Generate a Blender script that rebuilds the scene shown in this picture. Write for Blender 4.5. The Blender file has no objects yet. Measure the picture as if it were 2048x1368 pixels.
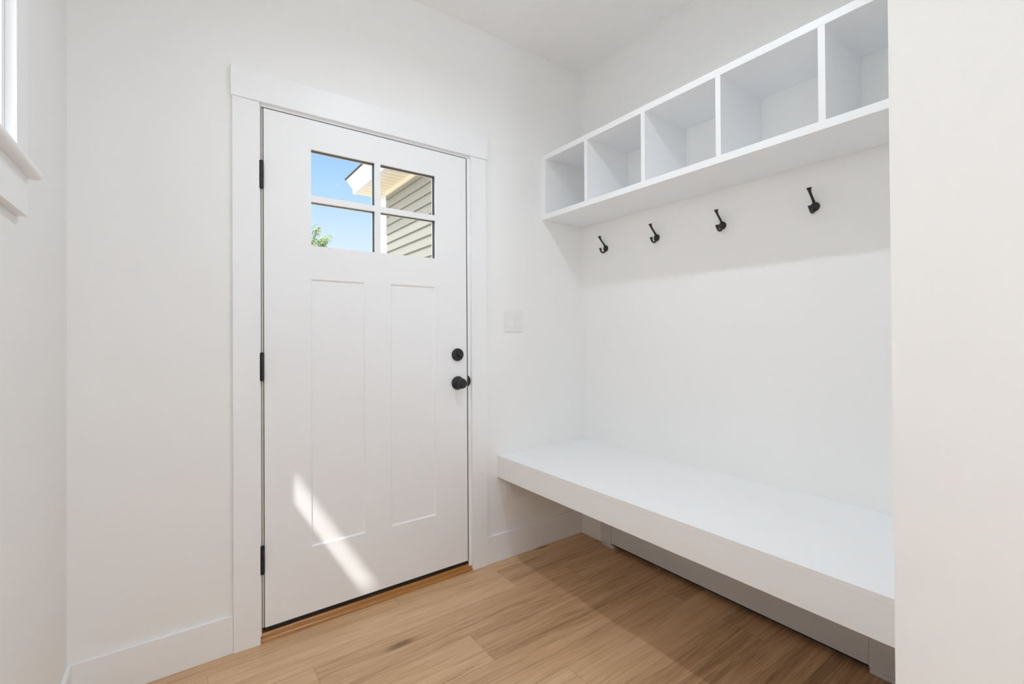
import bpy, bmesh, math, random
from mathutils import Vector, Matrix

random.seed(7)
S = bpy.context.scene
COL = S.collection

# ------------------------------------------------------------------ sizes (metres; camera stands over x=0, y=0)
D = 2.0464        # room face of the door wall
XR = 2.0068       # wall behind the bench
XL = -0.2874      # window wall
ZC = 2.7798       # ceiling
XS = 0.977        # hall face of the closet wall that ends the nook
YS = 0.2614       # nook face of that closet wall
YB = -2.8         # rear end of the hall
DL, DR, DB, DT = 0.2777, 1.1921, 0.0513, 2.0878   # door slab


# ------------------------------------------------------------------ materials
def nodes(name):
    m = bpy.data.materials.new(name)
    m.use_nodes = True
    nt = m.node_tree
    return m, nt, nt.nodes['Principled BSDF']


def paint(name, col, rough=0.5, spec=0.35, bump=0.0, scale=300.0):
    m, nt, b = nodes(name)
    b.inputs['Base Color'].default_value = (*col, 1)
    b.inputs['Roughness'].default_value = rough
    b.inputs['Specular IOR Level'].default_value = spec
    if bump:
        tc = nt.nodes.new('ShaderNodeTexCoord')
        n = nt.nodes.new('ShaderNodeTexNoise')
        n.inputs['Scale'].default_value = scale
        n.inputs['Detail'].default_value = 3
        bp = nt.nodes.new('ShaderNodeBump')
        bp.inputs['Strength'].default_value = bump
        bp.inputs['Distance'].default_value = 0.002
        nt.links.new(tc.outputs['Object'], n.inputs['Vector'])
        nt.links.new(n.outputs['Fac'], bp.inputs['Height'])
        nt.links.new(bp.outputs['Normal'], b.inputs['Normal'])
    return m


M_WALL = paint('wall_paint', (0.885, 0.885, 0.876), 0.7, 0.2, 0.05)
M_CEIL = paint('ceiling_paint', (0.92, 0.918, 0.912), 0.85, 0.1, 0.05)
M_TRIM = paint('trim_enamel', (0.892, 0.90, 0.908), 0.38, 0.4)
M_DOOR = paint('door_enamel', (0.892, 0.90, 0.908), 0.42, 0.4)
M_CAB = paint('cabinet_enamel', (0.892, 0.90, 0.908), 0.4, 0.35)
M_PLASTIC = paint('white_plastic', (0.84, 0.84, 0.835), 0.3, 0.4)
M_HEAT = paint('heater_enamel', (0.70, 0.715, 0.73), 0.4, 0.4)
M_BLACK = paint('black_metal', (0.012, 0.012, 0.013), 0.42, 0.5, 0.15, 900)
M_RUBBER = paint('black_rubber', (0.018, 0.016, 0.014), 0.6, 0.3)
M_FOAM = paint('weatherstrip_foam', (0.62, 0.58, 0.52), 0.8, 0.1)
M_SPACER = paint('dark_spacer', (0.02, 0.022, 0.026), 0.5, 0.3)
M_SIDING = paint('vinyl_siding', (0.235, 0.235, 0.21), 0.6, 0.2, 0.1, 60)
M_EXTWHITE = paint('exterior_white', (0.60, 0.61, 0.62), 0.5, 0.3)
M_SOFFIT = paint('soffit_vinyl', (0.74, 0.675, 0.55), 0.6, 0.2)
M_ROOF = paint('roof_shingle', (0.05, 0.05, 0.052), 0.9, 0.1, 0.4, 80)
M_EXT = paint('exterior_wall', (0.5, 0.49, 0.43), 0.7, 0.2)
M_PAVE = paint('pale_concrete', (0.42, 0.385, 0.32), 0.9, 0.1, 0.3, 25)
M_LEAF = paint('leaf_green', (0.20, 0.27, 0.13), 0.6, 0.2, 0.1, 30)
M_BARK = paint('bark', (0.16, 0.12, 0.09), 0.9, 0.1, 0.5, 20)


def mat_glass():
    m = bpy.data.materials.new('clear_glass')
    m.use_nodes = True
    nt = m.node_tree
    nt.nodes.clear()
    out = nt.nodes.new('ShaderNodeOutputMaterial')
    mix = nt.nodes.new('ShaderNodeMixShader')
    tr = nt.nodes.new('ShaderNodeBsdfTransparent')
    tr.inputs['Color'].default_value = (0.98, 0.985, 0.985, 1)
    gl = nt.nodes.new('ShaderNodeBsdfGlossy')
    gl.inputs['Roughness'].default_value = 0.0
    lw = nt.nodes.new('ShaderNodeLayerWeight')
    lw.inputs['Blend'].default_value = 0.5
    pw = nt.nodes.new('ShaderNodeMath')
    pw.operation = 'POWER'
    pw.inputs[1].default_value = 4.0
    ma = nt.nodes.new('ShaderNodeMath')
    ma.operation = 'MULTIPLY_ADD'
    ma.inputs[1].default_value = 0.5
    ma.inputs[2].default_value = 0.015
    nt.links.new(lw.outputs['Facing'], pw.inputs[0])
    nt.links.new(pw.outputs[0], ma.inputs[0])
    nt.links.new(ma.outputs[0], mix.inputs[0])
    nt.links.new(tr.outputs[0], mix.inputs[1])
    nt.links.new(gl.outputs[0], mix.inputs[2])
    nt.links.new(mix.outputs[0], out.inputs[0])
    return m


M_GLASS = mat_glass()


def mat_emit(name, col, s):
    m = bpy.data.materials.new(name)
    m.use_nodes = True
    nt = m.node_tree
    nt.nodes.clear()
    out = nt.nodes.new('ShaderNodeOutputMaterial')
    e = nt.nodes.new('ShaderNodeEmission')
    e.inputs[0].default_value = (*col, 1)
    e.inputs[1].default_value = s
    nt.links.new(e.outputs[0], out.inputs[0])
    return m




def mat_oak():
    """Oak planks: UV 'plank' holds metres along / across each plank, UV 'rest' the metres left,
    face attribute 'pid' a tone value per plank, partly set by hand."""
    m, nt, b = nodes('oak_planks')
    N, L = nt.nodes, nt.links

    def add(t, **kw):
        n = N.new(t)
        for k, v in kw.items():
            setattr(n, k, v)
        return n

    def math_(op, a, b_=None, c=None):
        n = add('ShaderNodeMath', operation=op)
        for i, v in enumerate((a, b_, c)):
            if v is None:
                continue
            if isinstance(v, (int, float)):
                n.inputs[i].default_value = v
            else:
                L.new(v, n.inputs[i])
        return n.outputs[0]

    uv = add('ShaderNodeUVMap', uv_map='plank')
    uv2 = add('ShaderNodeUVMap', uv_map='rest')
    pid = add('ShaderNodeAttribute', attribute_name='pid')
    s1 = add('ShaderNodeSeparateXYZ')
    L.new(uv.outputs[0], s1.inputs[0])
    s2 = add('ShaderNodeSeparateXYZ')
    L.new(uv2.outputs[0], s2.inputs[0])
    u, v = s1.outputs[0], s1.outputs[1]
    r = pid.outputs['Fac']
    off = math_('MULTIPLY', r, 37.0)
    # slow wobble of the grain
    cw = add('ShaderNodeCombineXYZ')
    L.new(math_('MULTIPLY', u, 1.1), cw.inputs[0])
    L.new(math_('MULTIPLY', v, 10.0), cw.inputs[1])
    L.new(off, cw.inputs[2])
    wob = add('ShaderNodeTexNoise')
    wob.inputs['Scale'].default_value = 1.0
    wob.inputs['Detail'].default_value = 3
    L.new(cw.outputs[0], wob.inputs['Vector'])
    wf = wob.outputs['Fac']
    # cathedral rings: bands of (v + wobble)
    band = math_('ADD', math_('MULTIPLY', v, 90.0), math_('MULTIPLY', wf, 17.0))
    rings = math_('ABSOLUTE', math_('SINE', math_('ADD', band, off)))
    rings = math_('POWER', rings, 0.7)
    # fine fibre
    cf = add('ShaderNodeCombineXYZ')
    L.new(math_('MULTIPLY', u, 6.0), cf.inputs[0])
    L.new(math_('MULTIPLY', math_('ADD', v, math_('MULTIPLY', wf, 0.018)), 420.0), cf.inputs[1])
    L.new(off, cf.inputs[2])
    fib = add('ShaderNodeTexNoise')
    fib.inputs['Scale'].default_value = 1.0
    fib.inputs['Detail'].default_value = 4
    fib.inputs['Roughness'].default_value = 0.65
    L.new(cf.outputs[0], fib.inputs['Vector'])
    # broad tone
    cb = add('ShaderNodeCombineXYZ')
    L.new(math_('MULTIPLY', u, 1.2), cb.inputs[0])
    L.new(math_('MULTIPLY', v, 22.0), cb.inputs[1])
    L.new(math_('ADD', off, 5.0), cb.inputs[2])
    bro = add('ShaderNodeTexNoise')
    bro.inputs['Scale'].default_value = 1.0
    bro.inputs['Detail'].default_value = 5
    bro.inputs['Roughness'].default_value = 0.6
    L.new(cb.outputs[0], bro.inputs['Vector'])
    # knots: sparse voronoi cells
    ck = add('ShaderNodeCombineXYZ')
    L.new(math_('MULTIPLY', u, 2.0), ck.inputs[0])
    L.new(math_('MULTIPLY', v, 7.0), ck.inputs[1])
    L.new(off, ck.inputs[2])
    kn = add('ShaderNodeTexVoronoi')
    kn.inputs['Scale'].default_value = 0.75
    L.new(ck.outputs[0], kn.inputs['Vector'])
    knot = add('ShaderNodeMapRange')
    knot.inputs['From Min'].default_value = 0.02
    knot.inputs['From Max'].default_value = 0.15
    knot.inputs['To Min'].default_value = 1.0
    knot.inputs['To Max'].default_value = 0.0
    L.new(kn.outputs['Distance'], knot.inputs['Value'])
    kf = math_('POWER', knot.outputs[0], 2.0)

    tone = math_('ADD', math_('MULTIPLY', math_('SUBTRACT', bro.outputs['Fac'], 0.5), 0.80),
                 math_('MULTIPLY', math_('SUBTRACT', fib.outputs['Fac'], 0.5), 1.3))
    tone = math_('ADD', tone, math_('MULTIPLY', math_('SUBTRACT', rings, 0.6), 0.15))
    tone = math_('ADD', tone, math_('MULTIPLY', math_('SUBTRACT', r, 0.5), 0.62))
    tone = math_('SUBTRACT', tone, math_('MULTIPLY', kf, 0.75))
    tone = math_('ADD', tone, 0.5)
    ramp = add('ShaderNodeValToRGB')
    ramp.color_ramp.elements[0].position = 0.0
    ramp.color_ramp.elements[0].color = OAK_DARK
    ramp.color_ramp.elements[1].position = 1.0
    ramp.color_ramp.elements[1].color = OAK_LIGHT
    e = ramp.color_ramp.elements.new(0.5)
    e.color = OAK_MID
    L.new(tone, ramp.inputs[0])
    # seams
    edge = math_('MINIMUM', math_('MINIMUM', u, s2.outputs[0]), math_('MINIMUM', v, s2.outputs[1]))
    seam = add('ShaderNodeMapRange')
    seam.inputs['From Min'].default_value = 0.0003
    seam.inputs['From Max'].default_value = 0.0014
    seam.inputs['To Min'].default_value = 0.62
    seam.inputs['To Max'].default_value = 1.0
    L.new(edge, seam.inputs['Value'])
    mul = add('ShaderNodeMixRGB', blend_type='MULTIPLY')
    mul.inputs[0].default_value = 1.0
    L.new(ramp.outputs[0], mul.inputs[1])
    L.new(seam.outputs[0], mul.inputs[2])
    L.new(mul.outputs[0], b.inputs['Base Color'])
    b.inputs['Roughness'].default_value = 0.33
    b.inputs['Specular IOR Level'].default_value = 0.5
    bp = add('ShaderNodeBump')
    bp.inputs['Strength'].default_value = 0.12
    bp.inputs['Distance'].default_value = 0.002
    L.new(math_('MULTIPLY', fib.outputs['Fac'], seam.outputs[0]), bp.inputs['Height'])
    L.new(bp.outputs[0], b.inputs['Normal'])
    return m


OAK_DARK = (0.24, 0.128, 0.058, 1)
OAK_MID = (0.60, 0.375, 0.205, 1)
OAK_LIGHT = (0.78, 0.555, 0.345, 1)
M_OAK = mat_oak()


def mat_varnish():
    m, nt, b = nodes('varnished_oak')
    N, L = nt.nodes, nt.links
    tc = N.new('ShaderNodeTexCoord')
    mp = N.new('ShaderNodeMapping')
    mp.inputs['Scale'].default_value = (5, 420, 420)
    n = N.new('ShaderNodeTexNoise')
    n.inputs['Scale'].default_value = 1
    n.inputs['Detail'].default_value = 4
    r = N.new('ShaderNodeValToRGB')
    r.color_ramp.elements[0].position = 0.3
    r.color_ramp.elements[0].color = (0.30, 0.118, 0.026, 1)
    r.color_ramp.elements[1].position = 0.7
    r.color_ramp.elements[1].color = (0.52, 0.245, 0.068, 1)
    L.new(tc.outputs['Object'], mp.inputs[0])
    L.new(mp.outputs[0], n.inputs['Vector'])
    L.new(n.outputs['Fac'], r.inputs[0])
    L.new(r.outputs[0], b.inputs['Base Color'])
    b.inputs['Roughness'].default_value = 0.22
    b.inputs['Specular IOR Level'].default_value = 0.6
    return m


M_VARN = mat_varnish()


# ------------------------------------------------------------------ mesh helpers
def new_bm():
    return bmesh.new()


def add_box(bm, x0, x1, y0, y1, z0, z1):
    vs = [bm.verts.new((x, y, z)) for x in (x0, x1) for y in (y0, y1) for z in (z0, z1)]
    for f in ((0, 1, 3, 2), (4, 6, 7, 5), (0, 4, 5, 1), (2, 3, 7, 6), (0, 2, 6, 4), (1, 5, 7, 3)):
        bm.faces.new([vs[i] for i in f])
    return vs


def add_prism(bm, pts, axis, a, b):
    """extrude a closed outline along an axis; pts are the two other coordinates in xyz order"""
    def mk(p, t):
        q = list(p)
        q.insert(axis, t)
        return bm.verts.new(q)
    A = [mk(p, a) for p in pts]
    B = [mk(p, b) for p in pts]
    n = len(pts)
    for i in range(n):
        bm.faces.new((A[i], A[(i + 1) % n], B[(i + 1) % n], B[i]))
    bm.faces.new(A)
    bm.faces.new(B[::-1])


def add_lathe(bm, prof, origin, axis='y', seg=40):
    """prof: list of (radius, distance along the axis)"""
    rings = []
    o = Vector(origin)
    ax = {'x': (Vector((1, 0, 0)), Vector((0, 1, 0)), Vector((0, 0, 1))),
          'y': (Vector((0, 1, 0)), Vector((1, 0, 0)), Vector((0, 0, 1))),
          'z': (Vector((0, 0, 1)), Vector((1, 0, 0)), Vector((0, 1, 0)))}[axis]
    for r, t in prof:
        c = o + ax[0] * t
        if r < 1e-6:
            rings.append([bm.verts.new(c)])
        else:
            rings.append([bm.verts.new(c + r * (math.cos(k * 2 * math.pi / seg) * ax[1] + math.sin(k * 2 * math.pi / seg) * ax[2])) for k in range(seg)])
    for i in range(len(rings) - 1):
        A, B = rings[i], rings[i + 1]
        for k in range(seg):
            k2 = (k + 1) % seg
            if len(A) == 1 and len(B) == 1:
                continue
            if len(A) == 1:
                bm.faces.new((A[0], B[k], B[k2]))
            elif len(B) == 1:
                bm.faces.new((A[k], A[k2], B[0]))
            else:
                bm.faces.new((A[k], A[k2], B[k2], B[k]))
    if len(rings[0]) > 1:
        bm.faces.new(rings[0])
    if len(rings[-1]) > 1:
        bm.faces.new(rings[-1])


def add_tube(bm, path, radii, seg=16):
    """round bar along a path that lies in a plane of constant y"""
    pts = [Vector(p) for p in path]
    rings = []
    side = Vector((0, 1, 0))
    for i, p in enumerate(pts):
        t = (pts[min(i + 1, len(pts) - 1)] - pts[max(i - 1, 0)]).normalized()
        n = t.cross(side).normalized()
        rings.append([bm.verts.new(p + radii[i] * (math.cos(k * 2 * math.pi / seg) * side + math.sin(k * 2 * math.pi / seg) * n)) for k in range(seg)])
    for A, B in zip(rings, rings[1:]):
        for k in range(seg):
            bm.faces.new((A[k], A[(k + 1) % seg], B[(k + 1) % seg], B[k]))
    bm.faces.new(rings[0])
    bm.faces.new(rings[-1][::-1])


def obj(name, bm, mat, parent=None, bevel=0.0, smooth=False, label=None):
    bmesh.ops.recalc_face_normals(bm, faces=bm.faces[:])
    me = bpy.data.meshes.new(name)
    bm.to_mesh(me)
    bm.free()
    me.materials.append(mat)
    if smooth:
        for p in me.polygons:
            p.use_smooth = True
        try:
            me.set_sharp_from_angle(angle=math.radians(38))
        except Exception:
            pass
    o = bpy.data.objects.new(name, me)
    COL.objects.link(o)
    if parent is not None:
        o.parent = parent
        o.matrix_parent_inverse = Matrix.Translation(-Vector(parent.location))
    if bevel:
        md = o.modifiers.new('bevel', 'BEVEL')
        md.width = bevel
        md.segments = 2
        md.limit_method = 'ANGLE'
        md.angle_limit = math.radians(40)
    if label:
        o['label'] = label
    return o


def box(name, x0, x1, y0, y1, z0, z1, mat, parent=None, bevel=0.0):
    bm = new_bm()
    add_box(bm, x0, x1, y0, y1, z0, z1)
    return obj(name, bm, mat, parent, bevel)


def tag(o, label, cat, group=None):
    o['label'] = label
    o['category'] = cat
    if group:
        o['group'] = group
    return o


def thing(name, loc, label, cat, group=None):
    o = bpy.data.objects.new(name, None)
    o.empty_display_size = 0.05
    o.location = loc
    COL.objects.link(o)
    return tag(o, label, cat, group)


def struct(o, label, cat):
    o['kind'] = 'structure'
    return tag(o, label, cat)


# ------------------------------------------------------------------ floor: laid planks in one mesh
def build_floor():
    bm = new_bm()
    uv = bm.loops.layers.uv.new('plank')
    uv2 = bm.loops.layers.uv.new('rest')
    pid = bm.faces.layers.float.new('pid')
    W, LEN = 0.178, 1.22
    known = {0: 0.94, 1: 0.396, 2: 1.305, 3: 0.797, -1: 1.83, -2: 1.13, -3: 0.62, -4: 1.45}
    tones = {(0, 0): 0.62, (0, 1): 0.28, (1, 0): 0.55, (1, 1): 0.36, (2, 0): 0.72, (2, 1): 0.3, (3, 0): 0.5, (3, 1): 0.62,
             (-1, 0): 0.42, (-2, 0): 0.66, (-2, 1): 0.55, (-3, 1): 0.25, (-4, 1): 0.3}  # last two planks toned down to deepen the bench's shade
    k = -24
    while True:
        y0 = 1.423 + W * k
        if y0 > D + 0.02:
            break
        y1 = min(y0 + W, D + 0.02)
        x = known.get(k, random.uniform(-0.3, 0.9))
        while x > XL:
            x -= LEN
        first = True
        while x < XR + 0.02:
            a, b = max(x, XL - 0.02), min(x + LEN, XR + 0.02)
            if b - a > 0.002:
                f = bm.faces.new([bm.verts.new(p) for p in ((a, y0, 0), (b, y0, 0), (b, y1, 0), (a, y1, 0))])
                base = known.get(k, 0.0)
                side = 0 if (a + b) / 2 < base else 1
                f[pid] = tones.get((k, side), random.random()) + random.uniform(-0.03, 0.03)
                for lp in f.loops:
                    px, py = lp.vert.co.x, lp.vert.co.y
                    lp[uv].uv = (px - x, py - y0)
                    lp[uv2].uv = (x + LEN - px, y0 + W - py)
            x += LEN
        k += 1
    # body under the boards
    add_box(bm, XL - 0.02, XR + 0.02, YB - 0.02, D + 0.02, -0.12, -0.002)
    return obj('floor', bm, M_OAK)


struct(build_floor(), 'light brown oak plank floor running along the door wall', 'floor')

# ------------------------------------------------------------------ shell
OX0, OX1, OZ = 0.238, 1.2255, 2.116        # rough opening of the door
bm = new_bm()
add_box(bm, XL - 0.15, OX0, D, D + 0.15, -0.12, ZC)
add_box(bm, OX1, XR + 0.15, D, D + 0.15, -0.12, ZC)
add_box(bm, OX0, OX1, D, D + 0.15, OZ, ZC)
struct(obj('wall_back', bm, M_WALL), 'white wall with the entry door and light switch', 'wall')

WY0, WY1, WZ0, WZ1 = 0.16, 1.384, 1.545, 2.30   # window opening in the left wall
bm = new_bm()
add_box(bm, XL - 0.15, XL, YB - 0.15, WY0, -0.12, ZC)
add_box(bm, XL - 0.15, XL, WY1, D, -0.12, ZC)
add_box(bm, XL - 0.15, XL, WY0, WY1, -0.12, WZ0)
add_box(bm, XL - 0.15, XL, WY0, WY1, WZ1, ZC)
struct(obj('wall_left', bm, M_WALL), 'white wall with the small high window, at the left edge', 'wall')
struct(box('wall_right', XR, XR + 0.15, YS - 0.1, D, -0.12, ZC, M_WALL), 'white wall behind the bench and coat hooks', 'wall')
struct(box('wall_front', XL - 0.15, XR + 0.15, YB - 0.15, YB, -0.12, ZC, M_WALL), 'white wall at the rear end of the hall', 'wall')
struct(box('wall_partition', XS, XR, YB, YS, -0.01, ZC, M_WALL), 'white closet wall in the right foreground ending the bench nook', 'wall')
struct(box('ceiling', XL - 0.15, XR + 0.15, YB - 0.15, D + 0.15, ZC, ZC + 0.18, M_CEIL), 'flat white ceiling over the entry', 'ceiling')


# ------------------------------------------------------------------ baseboards
def baseboard(name, x0, x1, y0, y1, label, h=0.1423):
    return struct(box(name, x0, x1, y0, y1, 0, h, M_TRIM, None, 0.0025), label, 'baseboard')


CLO, CLI, CRI, CRO = 0.1698, 0.2605, 1.2132, 1.3041
BT = 0.0126
baseboard('baseboard_back', XL, CLO, D - BT, D, 'white baseboard left of the door casing')
baseboard('baseboard_corner', CRO, XR, D - BT, D, 'white baseboard between the door casing and the bench corner')
baseboard('baseboard_left', XL, XL + 0.013, YB, D - BT, 'white baseboard under the window wall at the left')
baseboard('baseboard_right', 1.975, XR, 1.8685, D - BT, 'short white baseboard block in the corner under the bench')
baseboard('baseboard_partition', XS - 0.013, XS, YB, YS, 'white baseboard along the closet wall')

# ------------------------------------------------------------------ door casing and jamb
bm = new_bm()
add_box(bm, CLO, CLI, D - 0.0165, D, 0, 2.1006)
struct(obj('trim_1', bm, M_TRIM, None, 0.0015), 'white flat casing board on the hinge side of the door', 'door casing')
bm = new_bm()
add_box(bm, CRI, CRO, D - 0.0165, D, 0, 2.1006)
struct(obj('trim_2', bm, M_TRIM, None, 0.0015), 'white flat casing board on the knob side of the door', 'door casing')
bm = new_bm()
add_box(bm, 0.1641, 1.3116, D - 0.0223, D, 2.1006, 2.2151)
struct(obj('trim_3', bm, M_TRIM, None, 0.0015), 'wide white header board over the door', 'door casing')

JL, JR, JT = 0.2665, 1.1982, 2.0915
bm = new_bm()
add_box(bm, OX0, JL, D, D + 0.16, 0, OZ)
add_box(bm, JR, OX1, D, D + 0.16, 0, OZ)
add_box(bm, JL, JR, D, D + 0.16, JT, OZ)
add_box(bm, JL, JL + 0.018, D + 0.049, D + 0.16, 0.033, JT)        # door stops
add_box(bm, JR - 0.018, JR, D + 0.049, D + 0.16, 0.033, JT)
add_box(bm, JL, JR, D + 0.049, D + 0.16, JT - 0.018, JT)
jamb = struct(obj('trim_4', bm, M_TRIM), 'white door jamb framing the door slab', 'door jamb')
bm = new_bm()
add_box(bm, 0.2693, 0.2752, D + 0.004, D + 0.012, DB, DT)
obj('weatherstrip', bm, M_FOAM, jamb, label='beige foam weatherstrip')
bm = new_bm()
add_box(bm, DR + 0.0004, JR - 0.0001, D + 0.0045, D + 0.04, DB, DT)  # black strips fill the door gaps so they read as shaded
add_box(bm, DL, DR + 0.0004, D + 0.0035, D + 0.04, DT + 0.0003, JT - 0.0001)
add_box(bm, JL + 0.0001, DL - 0.0001, D + 0.0130, D + 0.04, DB, DT)
obj('gap_shade_strip', bm, M_RUBBER, jamb, label='dark fill standing for shade in the door gap')
bm = new_bm()
pts = [(JR, 0.931)] + [(JR + 0.0135 * math.sin(math.pi * t / 10) ** 0.6, 0.931 + 0.055 * t / 10) for t in range(1, 10)] + [(JR, 0.986)]
add_prism(bm, pts, 1, D - 0.0025, D + 0.001)
obj('strike_plate', bm, M_BLACK, jamb, label='black strike plate')

# threshold
bm = new_bm()
pr = [(D - 0.0125, 0), (D - 0.0125, 0.005), (D - 0.0105, 0.010), (D - 0.006, 0.0135), (D - 0.002, 0.0145), (D - 0.0015, 0.022),
      (D + 0.001, 0.0285), (D + 0.006, 0.0315), (D + 0.15, 0.0325), (D + 0.15, 0)]
add_prism(bm, pr, 0, JL, JR)
add_prism(bm, pr[:6] + [(D + 0.0, 0.022), (D + 0.0, 0)], 0, CLI, JL)
add_prism(bm, pr[:6] + [(D + 0.0, 0.022), (D + 0.0, 0)], 0, JR, CRI)
tag(obj('threshold', bm, M_VARN, None, 0.0006, True), 'varnished amber wood threshold on the floor below the door', 'threshold')

# ------------------------------------------------------------------ door
PX = [(0.4500, 0.6745), (0.7925, 1.0175)]
PZ = (0.3200, 1.4255)
GX, GZ = (0.4530, 1.0215), (1.5640, 1.9660)
MX, MZ = (0.7218, 0.7482), (1.7478, 1.7734)
DTH = 0.045


def build_slab():
    bm = new_bm()
    xs = sorted({DL, DR, *PX[0], *PX[1], *GX})
    zs = sorted({DB, DT, *PZ, *GZ})
    V = {}

    def vert(x, y, z):
        k = (round(x, 5), round(y, 5), round(z, 5))
        if k not in V:
            V[k] = bm.verts.new(k)
        return V[k]

    def quad(*p):
        bm.faces.new([vert(*q) for q in p])
    for side, yy, sgn in ((0, D, 1), (1, D + DTH, -1)):
        for i in range(len(xs) - 1):
            for j in range(len(zs) - 1):
                x0, x1, z0, z1 = xs[i], xs[i + 1], zs[j], zs[j + 1]
                mx, mz = (x0 + x1) / 2, (z0 + z1) / 2
                if GX[0] < mx < GX[1] and GZ[0] < mz < GZ[1]:
                    continue
                if PZ[0] < mz < PZ[1] and any(a < mx < b for a, b in PX):
                    continue
                quad((x0, yy, z0), (x1, yy, z0), (x1, yy, z1), (x0, yy, z1))
        for a, b in PX:
            yd, w = yy + sgn * 0.0055, 0.0065
            o = [(a, yy, PZ[0]), (b, yy, PZ[0]), (b, yy, PZ[1]), (a, yy, PZ[1])]
            n = [(a + w, yd, PZ[0] + w), (b - w, yd, PZ[0] + w), (b - w, yd, PZ[1] - w), (a + w, yd, PZ[1] - w)]
            # follow the grid cuts along the long edges
            for q in range(4):
                p0, p1 = o[q], o[(q + 1) % 4]
                mids = [x for x in xs if min(p0[0], p1[0]) < x < max(p0[0], p1[0])] if q in (0, 2) else []
                mids.sort(reverse=(q == 2))
                loop = [p0] + [(x, yy, p0[2]) for x in mids] + [p1, n[(q + 1) % 4], n[q]]
                bm.faces.new([vert(*c) for c in loop])
            quad(*n)
    # lite opening and outer edges
    for (a, b), (c, d) in ((GX, GZ), ((DL, DR), (DB, DT))):
        cx = [x for x in xs if a <= x <= b]
        cz = [z for z in zs if c <= z <= d]
        for i in range(len(cx) - 1):
            for z in (c, d):
                quad((cx[i], D, z), (cx[i + 1], D, z), (cx[i + 1], D + DTH, z), (cx[i], D + DTH, z))
        for j in range(len(cz) - 1):
            for x in (a, b):
                quad((x, D, cz[j]), (x, D, cz[j + 1]), (x, D + DTH, cz[j + 1]), (x, D + DTH, cz[j]))
    return obj('door_1', bm, M_DOOR)


door = struct(build_slab(), 'white two-panel entry door with a four-pane window and black hardware', 'door')


def cross(bm, y0, y1):
    add_box(bm, MX[0], MX[1], y0, y1, GZ[0], GZ[1])
    add_box(bm, GX[0], MX[0], y0, y1, MZ[0], MZ[1])
    add_box(bm, MX[1], GX[1], y0, y1, MZ[0], MZ[1])


bm = new_bm()
cross(bm, D + 0.0003, D + 0.0085)
cross(bm, D + 0.036, D + DTH - 0.0003)
obj('muntin_grid', bm, M_DOOR, door)
bm = new_bm()
cross(bm, D + 0.0125, D + 0.0345)
e = 0.0012
add_box(bm, GX[0], GX[0] + e, D + 0.0125, D + 0.0345, GZ[0], GZ[1])
add_box(bm, GX[1] - e, GX[1], D + 0.0125, D + 0.0345, GZ[0], GZ[1])
add_box(bm, GX[0], GX[1], D + 0.0125, D + 0.0345, GZ[0], GZ[0] + e)
add_box(bm, GX[0], GX[1], D + 0.0125, D + 0.0345, GZ[1] - e, GZ[1])
obj('glazing_spacer', bm, M_SPACER, door, label='dark spacer bars between the panes')
pane = None
for (a, b) in ((GX[0], MX[0]), (MX[1], GX[1])):
    for (c, d) in ((MZ[1], GZ[1]), (GZ[0], MZ[0])):
        bm = new_bm()
        add_box(bm, a, b, D + 0.0095, D + 0.0122, c, d)
        g = obj('glass_pane', bm, M_GLASS, door)
        if pane is None:
            pane = g
# small pale strokes set against the upper left pane
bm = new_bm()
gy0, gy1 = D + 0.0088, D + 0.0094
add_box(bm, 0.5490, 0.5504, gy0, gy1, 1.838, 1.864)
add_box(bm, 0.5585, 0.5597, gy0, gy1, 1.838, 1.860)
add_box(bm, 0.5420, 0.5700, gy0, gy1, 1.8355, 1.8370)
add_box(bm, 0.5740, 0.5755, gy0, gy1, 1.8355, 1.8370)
obj('pale_mark', bm, M_PLASTIC, pane, label='tiny pale mark on the glass')

bm = new_bm()
add_box(bm, DL, DR, D + 0.0006, D + 0.042, 0.0365, DB)
obj('door_sweep', bm, M_RUBBER, door, label='black rubber door sweep')

# hinges
for zc in (1.823, 1.0707, 0.3192):
    bm = new_bm()
    prof = [(0, -0.0570), (0.0035, -0.0565), (0.0055, -0.0535), (0.0075, -0.0530)]
    z = -0.0525
    for s in range(5):
        prof += [(0.0077, z), (0.0077, z + 0.0200), (0.0070, z + 0.0202), (0.0070, z + 0.0206)]
        z += 0.0210
    prof += [(0.0075, 0.0530), (0.0055, 0.0540), (0.0035, 0.0560), (0, 0.0565)]
    add_lathe(bm, prof, (0.2688, D - 0.0068, zc), 'z', 24)
    add_box(bm, 0.2668, 0.2692, D - 0.004, D + 0.03, zc - 0.05, zc + 0.05)
    add_box(bm, 0.2752, 0.2776, D - 0.004, D + 0.03, zc - 0.05, zc + 0.05)
    obj('hinge', bm, M_BLACK, door, smooth=True, label='black door hinge')

# deadbolt
bm = new_bm()
add_lathe(bm, [(0, 0.002), (0.0318, 0.002), (0.0322, -0.004), (0.0305, -0.010), (0.0265, -0.013), (0.0, -0.0135)], (1.1376, D, 1.0935), 'y', 48)
db = obj('deadbolt', bm, M_BLACK, door, smooth=True, label='black round deadbolt rose')
bm = new_bm()
ang = math.radians(-52)
u, w = Vector((math.cos(ang), 0, math.sin(ang))), Vector((-math.sin(ang), 0, math.cos(ang)))
c = Vector((1.1376, D - 0.0125, 1.0935))
out = []
for t in range(24):
    a = 2 * math.pi * t / 24
    out.append((0.0225 * math.copysign(abs(math.cos(a)) ** 0.6, math.cos(a)), 0.0062 * math.copysign(abs(math.sin(a)) ** 0.8, math.sin(a))))
layers = []
for dy, sc in ((0.0, 1.0), (-0.010, 0.95), (-0.0125, 0.75)):
    layers.append([bm.verts.new(c + u * p * sc + w * q * sc + Vector((0, dy, 0))) for p, q in out])
for A, B in zip(layers, layers[1:]):
    for k in range(24):
        bm.faces.new((A[k], A[(k + 1) % 24], B[(k + 1) % 24], B[k]))
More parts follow.
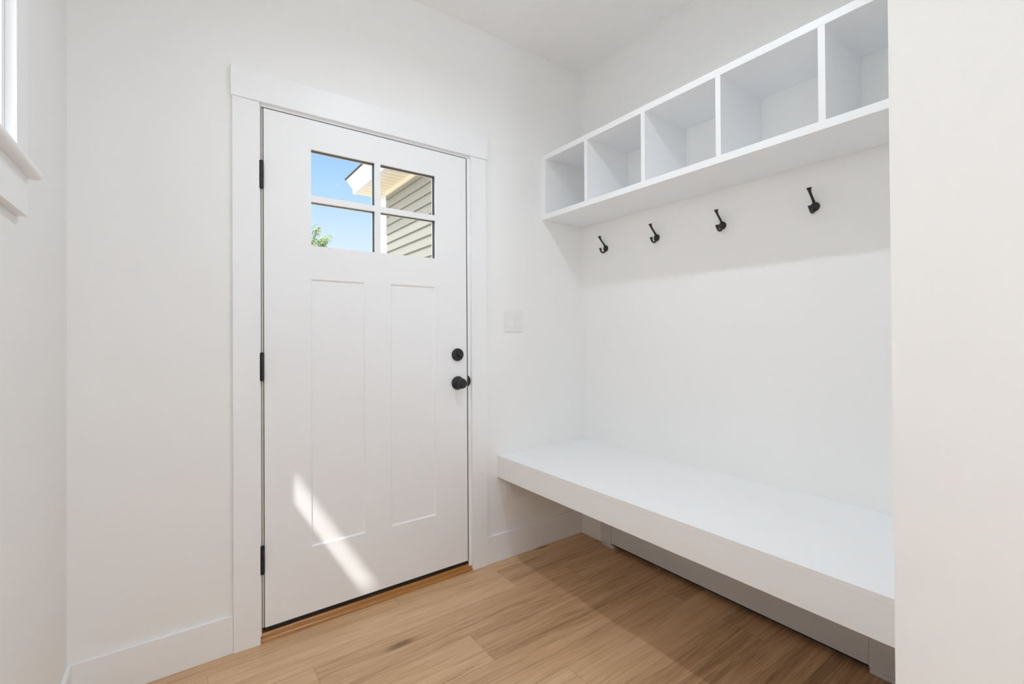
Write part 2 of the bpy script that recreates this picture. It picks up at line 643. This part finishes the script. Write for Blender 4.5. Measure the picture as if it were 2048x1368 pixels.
bm.faces.new(layers[0])
bm.faces.new(layers[-1])
obj('thumb_turn', bm, M_BLACK, db, smooth=True)

# knob
bm = new_bm()
add_lathe(bm, [(0, 0.002), (0.0335, 0.002), (0.0342, -0.003), (0.0325, -0.008), (0.026, -0.012), (0.0165, -0.014), (0.0125, -0.020), (0.012, -0.030)],
          (1.1384, D, 0.9525), 'y', 48)
rose = obj('knob_rose', bm, M_BLACK, door, smooth=True, label='black round door knob rose')
bm = new_bm()
add_lathe(bm, [(0, -0.026), (0.0120, -0.026), (0.0150, -0.029), (0.0215, -0.033), (0.0252, -0.040), (0.0258, -0.046), (0.0240, -0.052), (0.0205, -0.056),
               (0.0196, -0.0553), (0.0185, -0.0575), (0.0120, -0.0595), (0.0065, -0.0598), (0.006, -0.0585), (0.0, -0.0585)], (1.1384, D, 0.9525), 'y', 48)
obj('door_knob', bm, M_BLACK, rose, smooth=True)

# ------------------------------------------------------------------ window in the left wall
bm = new_bm()
FX0, FX1 = XL - 0.15, XL - 0.085
zt_ = 1.5655
BAYS = ((0.16, 0.75), (0.80, 1.384))  # near bay is unseen, added to let in more sky light
for y0, y1 in BAYS:
    for (a, b, c, d) in ((y0, y0 + 0.022, WZ0, WZ1), (y1 - 0.022, y1, WZ0, WZ1), (y0, y1, WZ0, WZ0 + 0.035), (y0, y1, WZ1 - 0.03, WZ1)):
        add_box(bm, FX0, FX1, a, b, c, d)
    add_box(bm, FX1, -0.2875, y0, y0 + 0.018, zt_, WZ1)
    add_box(bm, FX1, -0.2875, y1 - 0.018, y1, zt_, WZ1)
for y0, y1 in ((0.75, 0.80),):
    add_box(bm, FX0, XL + 0.018, y0, y1, zt_, WZ1)
win = struct(obj('window_1', bm, M_TRIM, None, 0.002), 'white framed window high on the left wall with stool and apron', 'window')
sx0, sx1 = FX0 + 0.012, FX1 - 0.014
for y0, y1 in BAYS:
    a0, a1, c0, c1 = y0 + 0.022, y1 - 0.022, WZ0 + 0.035, WZ1 - 0.03
    bm = new_bm()
    for (a, b, c, d) in ((a0, a0 + 0.02, c0, c1), (a1 - 0.02, a1, c0, c1), (a0, a1, c0, c0 + 0.03), (a0, a1, c1 - 0.04, c1)):
        add_box(bm, sx0, sx1, a, b, c, d)
    sash = obj('window_sash', bm, M_PLASTIC, win, 0.002)
    bm = new_bm()
    add_box(bm, sx0 + 0.015, sx0 + 0.019, a0 + 0.019, a1 - 0.019, c0 + 0.029, c1 - 0.039)
    obj('glass_pane', bm, M_GLASS, sash)
# interior casing, stool, apron
bm = new_bm()
add_box(bm, XL, XL + 0.018, WY1, 1.4712, 1.565, WZ1)
add_box(bm, XL, XL + 0.018, WY0 - 0.088, WY0, 1.565, WZ1)
add_box(bm, XL, XL + 0.0223, WY0 - 0.094, 1.477, WZ1, WZ1 + 0.1145)
obj('window_casing', bm, M_TRIM, win, 0.0015)
bm = new_bm()
zt, zb, xf = 1.565, 1.5435, XL + 0.0398
bull = [(XL, zb), (XL, zt), (xf - 0.009, zt)]
for k in range(1, 8):
    a = math.pi / 2 - math.pi * k / 8 * 0.999
    bull.append((xf - 0.009 + 0.009 * math.cos(a), (zt + zb) / 2 + (zt - zb) / 2 * math.sin(a)))
bull.append((xf - 0.009, zb))
bm2 = [(x, z) for x, z in bull]
add_prism(bm, bm2, 1, WY0 - 0.102, 1.485)
add_box(bm, FX1, XL, WY0, WY1, zb, zt)
obj('window_stool', bm, M_TRIM, win, smooth=True)
bm = new_bm()
add_box(bm, XL, XL + 0.018, WY0 - 0.088, 1.4712, 1.4556, zb)
obj('window_apron', bm, M_TRIM, win, 0.0012)

# ------------------------------------------------------------------ bench
BF, BTOP, BBOT = 1.3745, 0.5558, 0.4406
bench = thing('bench', (XR, (YS + D) / 2, 0.44), 'long white built-in bench under the coat hooks', 'bench')
box('seat', BF, XR, YS, D, BTOP - 0.019, BTOP, M_CAB, bench, 0.0012)
box('front_board', BF, BF + 0.019, YS, D, BBOT, BTOP - 0.019, M_CAB, bench)
bm = new_bm()
add_box(bm, XR - 0.019, XR, YS, D, BTOP - 0.095, BTOP - 0.019)
add_box(bm, BF + 0.019, XR - 0.019, D - 0.019, D, BTOP - 0.095, BTOP - 0.019)
add_box(bm, BF + 0.019, XR - 0.019, YS, YS + 0.019, BTOP - 0.095, BTOP - 0.019)
obj('support_cleat', bm, M_CAB, bench)

# ------------------------------------------------------------------ cubby shelf
KF, KB0, KB1, KT0, KT1 = 1.6903, 1.8442, 1.8729, 2.1803, 2.2090
cub = thing('cubby_shelf', (XR, (YS + D) / 2, KB0), 'white five-bay cubby shelf high on the wall above the coat hooks', 'shelf')
box('top_board', KF, XR, YS, D, KT0, KT1, M_CAB, cub, 0.001)
box('bottom_board', KF, XR, YS, D, KB0, KB1, M_CAB, cub, 0.001)
box('end_panel', KF + 0.0004, XR, D - 0.0335, D, KB1, KT0, M_CAB, cub)
box('end_panel', KF + 0.0004, XR, YS, YS + 0.0195, KB1, KT0, M_CAB, cub)
for a in (0.3422, 0.6998, 1.0560, 1.4105):
    box('divider', KF + 0.0004, XR, D - a - 0.0208, D - a, KB1, KT0, M_CAB, cub)


# ------------------------------------------------------------------ coat hooks
def bez(p0, p1, p2, p3, n):
    r = []
    for i in range(n + 1):
        t = i / n
        r.append(tuple((1 - t) ** 3 * a + 3 * (1 - t) ** 2 * t * b + 3 * (1 - t) * t * t * c + t ** 3 * d for a, b, c, d in zip(p0, p1, p2, p3)))
    return r


def make_hook(label):
    t = thing('coat_hook', (0, 0, 0), label, 'coat hook', 'black coat hooks below the cubby shelf')
    bm = new_bm()
    add_lathe(bm, [(0, 0.0), (0.0172, 0.0), (0.0176, -0.0025), (0.0165, -0.0052), (0.0130, -0.0075), (0.0085, -0.0095), (0.0035, -0.0100), (0, -0.0100)], (0, 0, 0), 'x', 36)
    plate = obj('base_plate', bm, M_BLACK, t, smooth=True)
    bm = new_bm()
    for dz in (0.0,):
        add_lathe(bm, [(0, -0.0095), (0.0034, -0.0095), (0.0030, -0.0112), (0, -0.0116)], (0, 0, 0), 'x', 16)
    obj('screw', bm, M_BLACK, plate, smooth=True)
    # upper prong
    path = bez((-0.006, 0, 0.004), (-0.010, 0, 0.026), (-0.047, 0, 0.040), (-0.0535, 0, 0.0655), 22)
    rad = [0.0054 - 0.0007 * min(1, i / 8) for i in range(23)]
    for i in range(15, 23):
        rad[i] = 0.0047 + 0.0050 * ((i - 14) / 8) ** 2.4
    bm = new_bm()
    add_tube(bm, path, rad, 16)
    obj('upper_prong', bm, M_BLACK, t, smooth=True)
    # lower hook
    path = bez((-0.005, 0, -0.007), (-0.012, 0, -0.032), (-0.044, 0, -0.034), (-0.0455, 0, -0.0025), 22)
    rad = [0.0053 - 0.0008 * min(1, i / 8) for i in range(23)]
    for i in range(16, 23):
        rad[i] = 0.0045 + 0.0035 * ((i - 15) / 7) ** 2.2
    bm = new_bm()
    add_tube(bm, path, rad, 16)
    obj('lower_prong', bm, M_BLACK, t, smooth=True)
    return t


def dup(root, label):
    r = root.copy()
    COL.objects.link(r)
    r['label'] = label
    for ch in list(root.children):
        c_ = ch.copy()
        COL.objects.link(c_)
        c_.parent = r
        for g_ in ch.children:
            d_ = g_.copy()
            COL.objects.link(d_)
            d_.parent = c_
    return r


hook_spots = [(1.8523, 1.6865, 'black double coat hook closest to the door wall, leftmost of four'),
              (1.5016, 1.6865, 'black double coat hook second from the door wall'),
              (1.1456, 1.6785, 'black double coat hook third from the door wall'),
              (0.7695, 1.6775, 'black double coat hook farthest from the door, rightmost and largest looking')]
hook0 = None
for y, z, lab in hook_spots:
    if hook0 is None:
        h = hook0 = make_hook(lab)
    else:
        h = dup(hook0, lab)
    h.location = (XR, y, z)

# ------------------------------------------------------------------ switch and outlet plates
sw = thing('light_switch', (1.487, D, 1.267), 'white double rocker light switch on the wall right of the door', 'light switch')
box('cover_plate', 1.4265, 1.5475, D - 0.0055, D, 1.2070, 1.3268, M_PLASTIC, sw, 0.002)
for xc in (1.4640, 1.5100):
    bm = new_bm()
    pr = [(D - 0.0050, 1.2335), (D - 0.0098, 1.2335), (D - 0.0062, 1.2995), (D - 0.0050, 1.2995)]
    add_prism(bm, pr, 0, xc - 0.0165, xc + 0.0165)
    rk = obj('rocker', bm, M_PLASTIC, sw, 0.0008)
    for zc in (1.2195, 1.3140):
        bm = new_bm()
        add_lathe(bm, [(0, -0.005), (0.003, -0.005), (0.0028, -0.0063), (0, -0.0065)], (xc, D, zc), 'y', 16)
        obj('screw', bm, M_PLASTIC, sw, smooth=True)

ou = thing('wall_outlet', (1.4865, D, 0.363), 'white double power outlet on the door wall just under the bench', 'outlet')
box('cover_plate', 1.4255, 1.5500, D - 0.0065, D, 0.3040, 0.4215, M_PLASTIC, ou, 0.002)
for xc in (1.4645, 1.5105):
    bm = new_bm()
    add_box(bm, xc - 0.0165, xc + 0.0165, D - 0.0085, D - 0.006, 0.3295, 0.3955)
    rc = obj('receptacle', bm, M_PLASTIC, ou, 0.0008)

# ------------------------------------------------------------------ baseboard heater below the bench
HX = 1.965
HY0, HY1 = 0.515, 1.8685
ht = thing('baseboard_heater', (XR, (HY0 + HY1) / 2, 0.0), 'long white baseboard heater on the wall under the bench', 'heater')
box('back_plate', XR - 0.004, XR, HY0 + 0.01, HY1 - 0.01, 0.002, 0.205, M_HEAT, ht)
bm = new_bm()
prof = [(HX, 0.0235), (HX, 0.165), (HX + 0.012, 0.182), (HX + 0.0135, 0.182), (HX + 0.0015, 0.1645), (HX + 0.0015, 0.0235)]
add_prism(bm, prof, 1, 0.6005, 1.7895)
obj('front_panel', bm, M_HEAT, ht)
bm = new_bm()
add_box(bm, HX + 0.002, XR - 0.004, HY0 + 0.02, HY1 - 0.02, 0.204, 0.206)
add_box(bm, HX + 0.006, XR - 0.004, 0.6005, 1.7895, 0.014, 0.14)  # dark box brought low to put shade into the gap under the panel
obj('element_gap_shade', bm, M_SPACER, ht, label='dark element behind the panel, standing in for shade in the gap')
for (a, b, f0, f1) in ((1.7905, HY1, 1.7724, 1.8538), (HY0, 0.5995, 0.520, 0.5966)):
    bm = new_bm()
    prof = [(HX - 0.0015, 0.0165), (HX - 0.0015, 0.166), (HX + 0.012, 0.205), (XR - 0.004, 0.205), (XR - 0.004, 0.0165)]
    add_prism(bm, prof, 1, a, b)
    cap = obj('end_cap', bm, M_HEAT, ht, 0.0008)
    bm = new_bm()
    add_box(bm, HX - 0.004, XR - 0.012, f0, f1, 0.0, 0.0158)
    obj('foot', bm, M_HEAT, cap, 0.0008)


# ------------------------------------------------------------------ lamps (all above or behind the view)
LAMP_COL = (0.81, 0.895, 1.0)
NOOK_W, NOOK_SPREAD, GLOBE = 7.2, 152, 58.0
M_LAMP = mat_emit('lit_lens', LAMP_COL, 8.0)
M_GLOBE = mat_emit('lit_globe', LAMP_COL, GLOBE)
LX, LY = 0.90, 0.94
lamp = thing('ceiling_light', (LX, LY, ZC), 'round white ceiling light over the space in front of the bench', 'ceiling light')
bm = new_bm()
add_lathe(bm, [(0.090, 0.0), (0.090, -0.004), (0.078, -0.009), (0.072, -0.009), (0.072, -0.004), (0, -0.004)], (LX, LY, ZC), 'z', 48)
obj('trim_ring', bm, M_PLASTIC, lamp, smooth=True)
bm = new_bm()
add_lathe(bm, [(0, -0.0045), (0.071, -0.0045), (0.071, -0.0065), (0, -0.0065)], (LX, LY, ZC), 'z', 48)
obj('lens', bm, M_LAMP, lamp)
ld = bpy.data.lights.new('lamp_glow', 'AREA')
ld.shape = 'DISK'
ld.size = 0.05
ld.energy = NOOK_W
ld.color = LAMP_COL
ld.spread = math.radians(NOOK_SPREAD)
lo = bpy.data.objects.new('lamp_glow', ld)
COL.objects.link(lo)
lo.parent = lamp
lo.location = (0, 0, -0.011)

GX_, GY_, GZ_ = 0.34, -1.95, 1.55  # unseen globe, added as fill light for the room
fill_lamp = thing('fill_globe_lamp', (GX_, GY_, ZC), 'added glowing globe for fill light, unseen in the hall behind the viewer', 'added fill light')
bm = new_bm()
add_lathe(bm, [(0, 0), (0.055, 0), (0.055, -0.018), (0.045, -0.024), (0.006, -0.026), (0.006, -0.03), (0, -0.03)], (GX_, GY_, ZC), 'z', 32)
obj('canopy', bm, M_PLASTIC, fill_lamp, smooth=True)
bm = new_bm()
add_lathe(bm, [(0, 0), (0.004, 0), (0.004, ZC - 0.03 - GZ_ - 0.115), (0, ZC - 0.03 - GZ_ - 0.115)], (GX_, GY_, GZ_ + 0.115), 'z', 12)
obj('stem', bm, M_PLASTIC, fill_lamp)
bm = new_bm()
add_lathe(bm, [(0.12 * math.sin(k * math.pi / 24), -0.12 * math.cos(k * math.pi / 24)) for k in range(25)], (GX_, GY_, GZ_), 'z', 40)
obj('fill_globe', bm, M_GLOBE, fill_lamp, smooth=True)

# ------------------------------------------------------------------ outdoors
struct(box('ground', -60, 60, D + 0.15, 90, -0.32, -0.14, M_PAVE), 'pale paved yard outside the door', 'ground')
bm = new_bm()
add_prism(bm, [(XL - 0.15, YB - 0.6), (-1.95, YB - 0.6), (-1.95, 0.27), (-0.90, 0.27), (-0.90, D + 0.6), (XL - 0.15, D + 0.6)], 2, 2.752, 2.98)  # deeper rear step is added, out of view, to block sun
struct(obj('eave_with_sun_step', bm, M_EXTWHITE), 'white roof overhang above the left window, with an added sun-blocking step', 'roof overhang')

# wing of the house to the right of the door
WX = 2.2
WEND = 6.0
wing = thing('house_wing', (WX, 4.1, -0.14), 'wing of the house outside the door window, grey lap siding and white soffit', 'house')
bm = new_bm()
z_line, ex = 2.949, 0.1125
prof = []
z = z_line + ex
zs = []
while z > -0.1:
    zs.append(z)
    z -= ex
prof = [(WX + 0.12, 3.05)]
top = 3.05
for zz in [q for q in zs if q < 3.05]:
    prof.append((WX + 0.0005, min(top, 3.05)))
    prof.append((WX - 0.0180, zz + 0.002))
    prof.append((WX - 0.0120, zz))
    prof.append((WX + 0.0005, zz))
    top = zz - 0.0005
prof.append((WX + 0.0005, -0.14))
prof.append((WX + 0.12, -0.14))
add_prism(bm, prof, 1, D + 0.16, 5.775)
obj('siding_wall', bm, M_SIDING, wing, label='grey beige lap siding')
bm = new_bm()
add_box(bm, WX - 0.024, WX + 0.12, 5.77, 5.862, -0.14, 3.05)
add_box(bm, WX - 0.018, WX + 0.12, 5.862, WEND, -0.14, 3.05)
obj('corner_trim', bm, M_EXTWHITE, wing, label='white corner trim')
box('frieze_trim', WX - 0.035, WX + 0.01, D + 0.16, 5.77, 2.995, 3.05, M_SOFFIT, wing)
SX, SE = 1.858, 6.09
bm = new_bm()
y = D + 0.16
while y < SE - 0.01:
    add_box(bm, SX + 0.02, WX + 0.12, y, min(y + 0.098, SE), 3.05, 3.062)
    y += 0.108
sof = obj('soffit', bm, M_SOFFIT, wing, label='cream grooved soffit boards')
bm = new_bm()
add_box(bm, SX + 0.02, WX + 0.12, D + 0.16, SE, 3.063, 3.08)
obj('soffit_backing', bm, M_EXT, sof)
bm = new_bm()
add_prism(bm, [(SX, 3.0456), (SX - 0.006, 3.120), (SX + 0.06, 3.120), (SX + 0.06, 3.0456)], 1, D + 0.16, SE)
obj('fascia', bm, M_EXTWHITE, wing)
bm = new_bm()
add_prism(bm, [(SX - 0.006, 3.1205), (SX - 0.026, 3.136), (SX - 0.046, 3.174), (SX - 0.054, 3.180), (SX - 0.058, 3.190), (SX - 0.085, 3.213), (SX + 0.06, 3.213), (SX + 0.06, 3.1205)],
          1, D + 0.16, SE + 0.012)
obj('gutter', bm, M_EXTWHITE, wing)
bm = new_bm()
add_prism(bm, [(SX - 0.098, 3.2135), (SX - 0.098, 3.230), (WX + 2.5, 4.35), (WX + 2.5, 3.2135)], 1, D + 0.16, SE + 0.02)
obj('roof', bm, M_ROOF, wing, label='dark shingle roof edge')


# tree beyond the yard
def make_tree(name, base, height, crown, n, label):
    t = thing(name, base, label, 'tree')
    bx, by, bz = base
    rnd = random.Random(11)
    bm = new_bm()
    limbs = [((0, 0, 0), (0.05, 0, height * 0.62), 0.16, 0.07)]
    tips = []
    for k in range(26):
        a = rnd.uniform(0, 2 * math.pi)
        s0 = rnd.uniform(0.4, 0.62) * height
        r = crown * rnd.uniform(0.35, 0.95)
        ez = min(height, s0 + rnd.uniform(0.25, 1.0) * (height - s0) * 1.1)
        tip = (r * math.cos(a), r * math.sin(a), ez)
        limbs.append(((0.03, 0, s0), tip, 0.045, 0.012))
        tips.append((Vector((0.03, 0, s0)), Vector(tip)))
    for p0, p1, r0, r1 in limbs:
        P0, P1 = Vector(p0), Vector(p1)
        d = (P1 - P0).normalized()
        s = d.orthogonal().normalized()
        q = d.cross(s)
        A = [bm.verts.new(Vector(base) + P0 + r0 * (math.cos(k * math.pi / 4) * s + math.sin(k * math.pi / 4) * q)) for k in range(8)]
        B = [bm.verts.new(Vector(base) + P1 + r1 * (math.cos(k * math.pi / 4) * s + math.sin(k * math.pi / 4) * q)) for k in range(8)]
        for k in range(8):
            bm.faces.new((A[k], A[(k + 1) % 8], B[(k + 1) % 8], B[k]))
        bm.faces.new(A)
        bm.faces.new(B)
    obj('trunk', bm, M_BARK, t)
    bm = new_bm()
    for k in range(n):
        a, b = rnd.choice(tips)
        p = a.lerp(b, rnd.uniform(0.35, 1.05)) + Vector((rnd.gauss(0, 0.11), rnd.gauss(0, 0.11), rnd.gauss(0, 0.10)))
        d = Vector((rnd.gauss(0, 1), rnd.gauss(0, 1), rnd.gauss(0, 0.7))).normalized()
        s = d.orthogonal().normalized()
        ln, wd = rnd.uniform(0.12, 0.20), rnd.uniform(0.04, 0.065)
        nrm = d.cross(s) * 0.012
        c0 = Vector(base) + p
        v = [bm.verts.new(c0 + q) for q in (Vector(), d * ln * 0.5 + s * wd + nrm, d * ln, d * ln * 0.5 - s * wd + nrm)]
        bm.faces.new((v[0], v[1], v[2]))
        bm.faces.new((v[0], v[2], v[3]))
    me_o = obj('foliage', bm, M_LEAF, t)
    return t


make_tree('tree', (5.95, 30.0, -0.14), 7.9, 1.9, 9000, 'green leafy tree far off in the lower left pane of the door window')

# ------------------------------------------------------------------ sky and sun
w = bpy.data.worlds.new('sky')
S.world = w
w.use_nodes = True
nt = w.node_tree
bg = nt.nodes['Background']
tc = nt.nodes.new('ShaderNodeTexCoord')
sep = nt.nodes.new('ShaderNodeSeparateXYZ')
rp = nt.nodes.new('ShaderNodeValToRGB')
rp.color_ramp.elements[0].position = 0.0
rp.color_ramp.elements[0].color = (0.92, 0.97, 1.0, 1)
rp.color_ramp.elements[1].position = 1.0
rp.color_ramp.elements[1].color = (0.20, 0.44, 0.92, 1)
for pos, c in ((0.17, (0.74, 0.88, 1.0, 1)), (0.27, (0.50, 0.745, 1.0, 1)), (0.36, (0.35, 0.625, 1.0, 1))):
    e = rp.color_ramp.elements.new(pos)
    e.color = c
nt.links.new(tc.outputs['Generated'], sep.inputs[0])
nt.links.new(sep.outputs[2], rp.inputs[0])
nt.links.new(rp.outputs[0], bg.inputs[0])
# the sky is hazier and brighter on the side of the sun
SUN_DIR = Vector((1.0, 1.01, -1.65)).normalized()
vd = nt.nodes.new('ShaderNodeVectorMath')
vd.operation = 'DOT_PRODUCT'
vd.inputs[1].default_value = -SUN_DIR
nt.links.new(tc.outputs['Generated'], vd.inputs[0])
mr = nt.nodes.new('ShaderNodeMapRange')
mr.inputs['From Min'].default_value = -0.08
mr.inputs['From Max'].default_value = 0.72
mr.inputs['To Min'].default_value = 1.06
mr.inputs['To Max'].default_value = 4.7
nt.links.new(vd.outputs['Value'], mr.inputs['Value'])
nt.links.new(mr.outputs[0], bg.inputs[1])
mh = nt.nodes.new('ShaderNodeMapRange')
mh.inputs['From Min'].default_value = -0.08
mh.inputs['From Max'].default_value = 0.35
nt.links.new(vd.outputs['Value'], mh.inputs['Value'])
mx = nt.nodes.new('ShaderNodeMixRGB')
mx.inputs[2].default_value = (1.0, 0.99, 0.985, 1)
nt.links.new(mh.outputs[0], mx.inputs[0])
nt.links.new(rp.outputs[0], mx.inputs[1])
nt.links.new(mx.outputs[0], bg.inputs[0])

sd = bpy.data.lights.new('sun', 'SUN')
sd.energy = 3.9
sd.angle = math.radians(0.9)
sd.color = (1.0, 0.97, 0.93)
so = bpy.data.objects.new('sun', sd)
COL.objects.link(so)
so.rotation_euler = SUN_DIR.to_track_quat('-Z', 'Y').to_euler()
so.location = (-6, -6, 9)

# ------------------------------------------------------------------ camera
F, CY, YAW, PITCH, ROLL = 929.56, 667.355, math.radians(35.795), 0.0063, -0.0063
H = 1.1821
s, c = math.sin(YAW), math.cos(YAW)
Fv = Vector((s, c, 0))
Rv = Vector((c, -s, 0))
Zv = Vector((0, 0, 1))
f_ = math.cos(PITCH) * Fv + math.sin(PITCH) * Zv
u_ = -math.sin(PITCH) * Fv + math.cos(PITCH) * Zv
r2 = math.cos(ROLL) * Rv + math.sin(ROLL) * u_
u2 = -math.sin(ROLL) * Rv + math.cos(ROLL) * u_
cam = bpy.data.cameras.new('camera')
cam.sensor_width = 36
cam.lens = F / 2048 * 36
cam.shift_y = -(684 - CY) / 2048
cam.clip_start = 0.02
cam.clip_end = 300
co = bpy.data.objects.new('camera', cam)
m = Matrix((r2, u2, -f_)).transposed().to_4x4()
m.translation = Vector((0, 0, H))
co.matrix_world = m
COL.objects.link(co)
S.camera = co

# ------------------------------------------------------------------ view
S.view_settings.view_transform = 'Standard'
S.view_settings.look = 'None'
S.view_settings.exposure = 0.0
S.view_settings.gamma = 1.0
S.view_settings.use_curve_mapping = False
S.cycles.use_denoising = True
S.cycles.max_bounces = 16
S.cycles.diffuse_bounces = 10
S.cycles.glossy_bounces = 4
S.cycles.transparent_max_bounces = 12
S.cycles.caustics_reflective = False
S.cycles.sample_clamp_indirect = 4.0
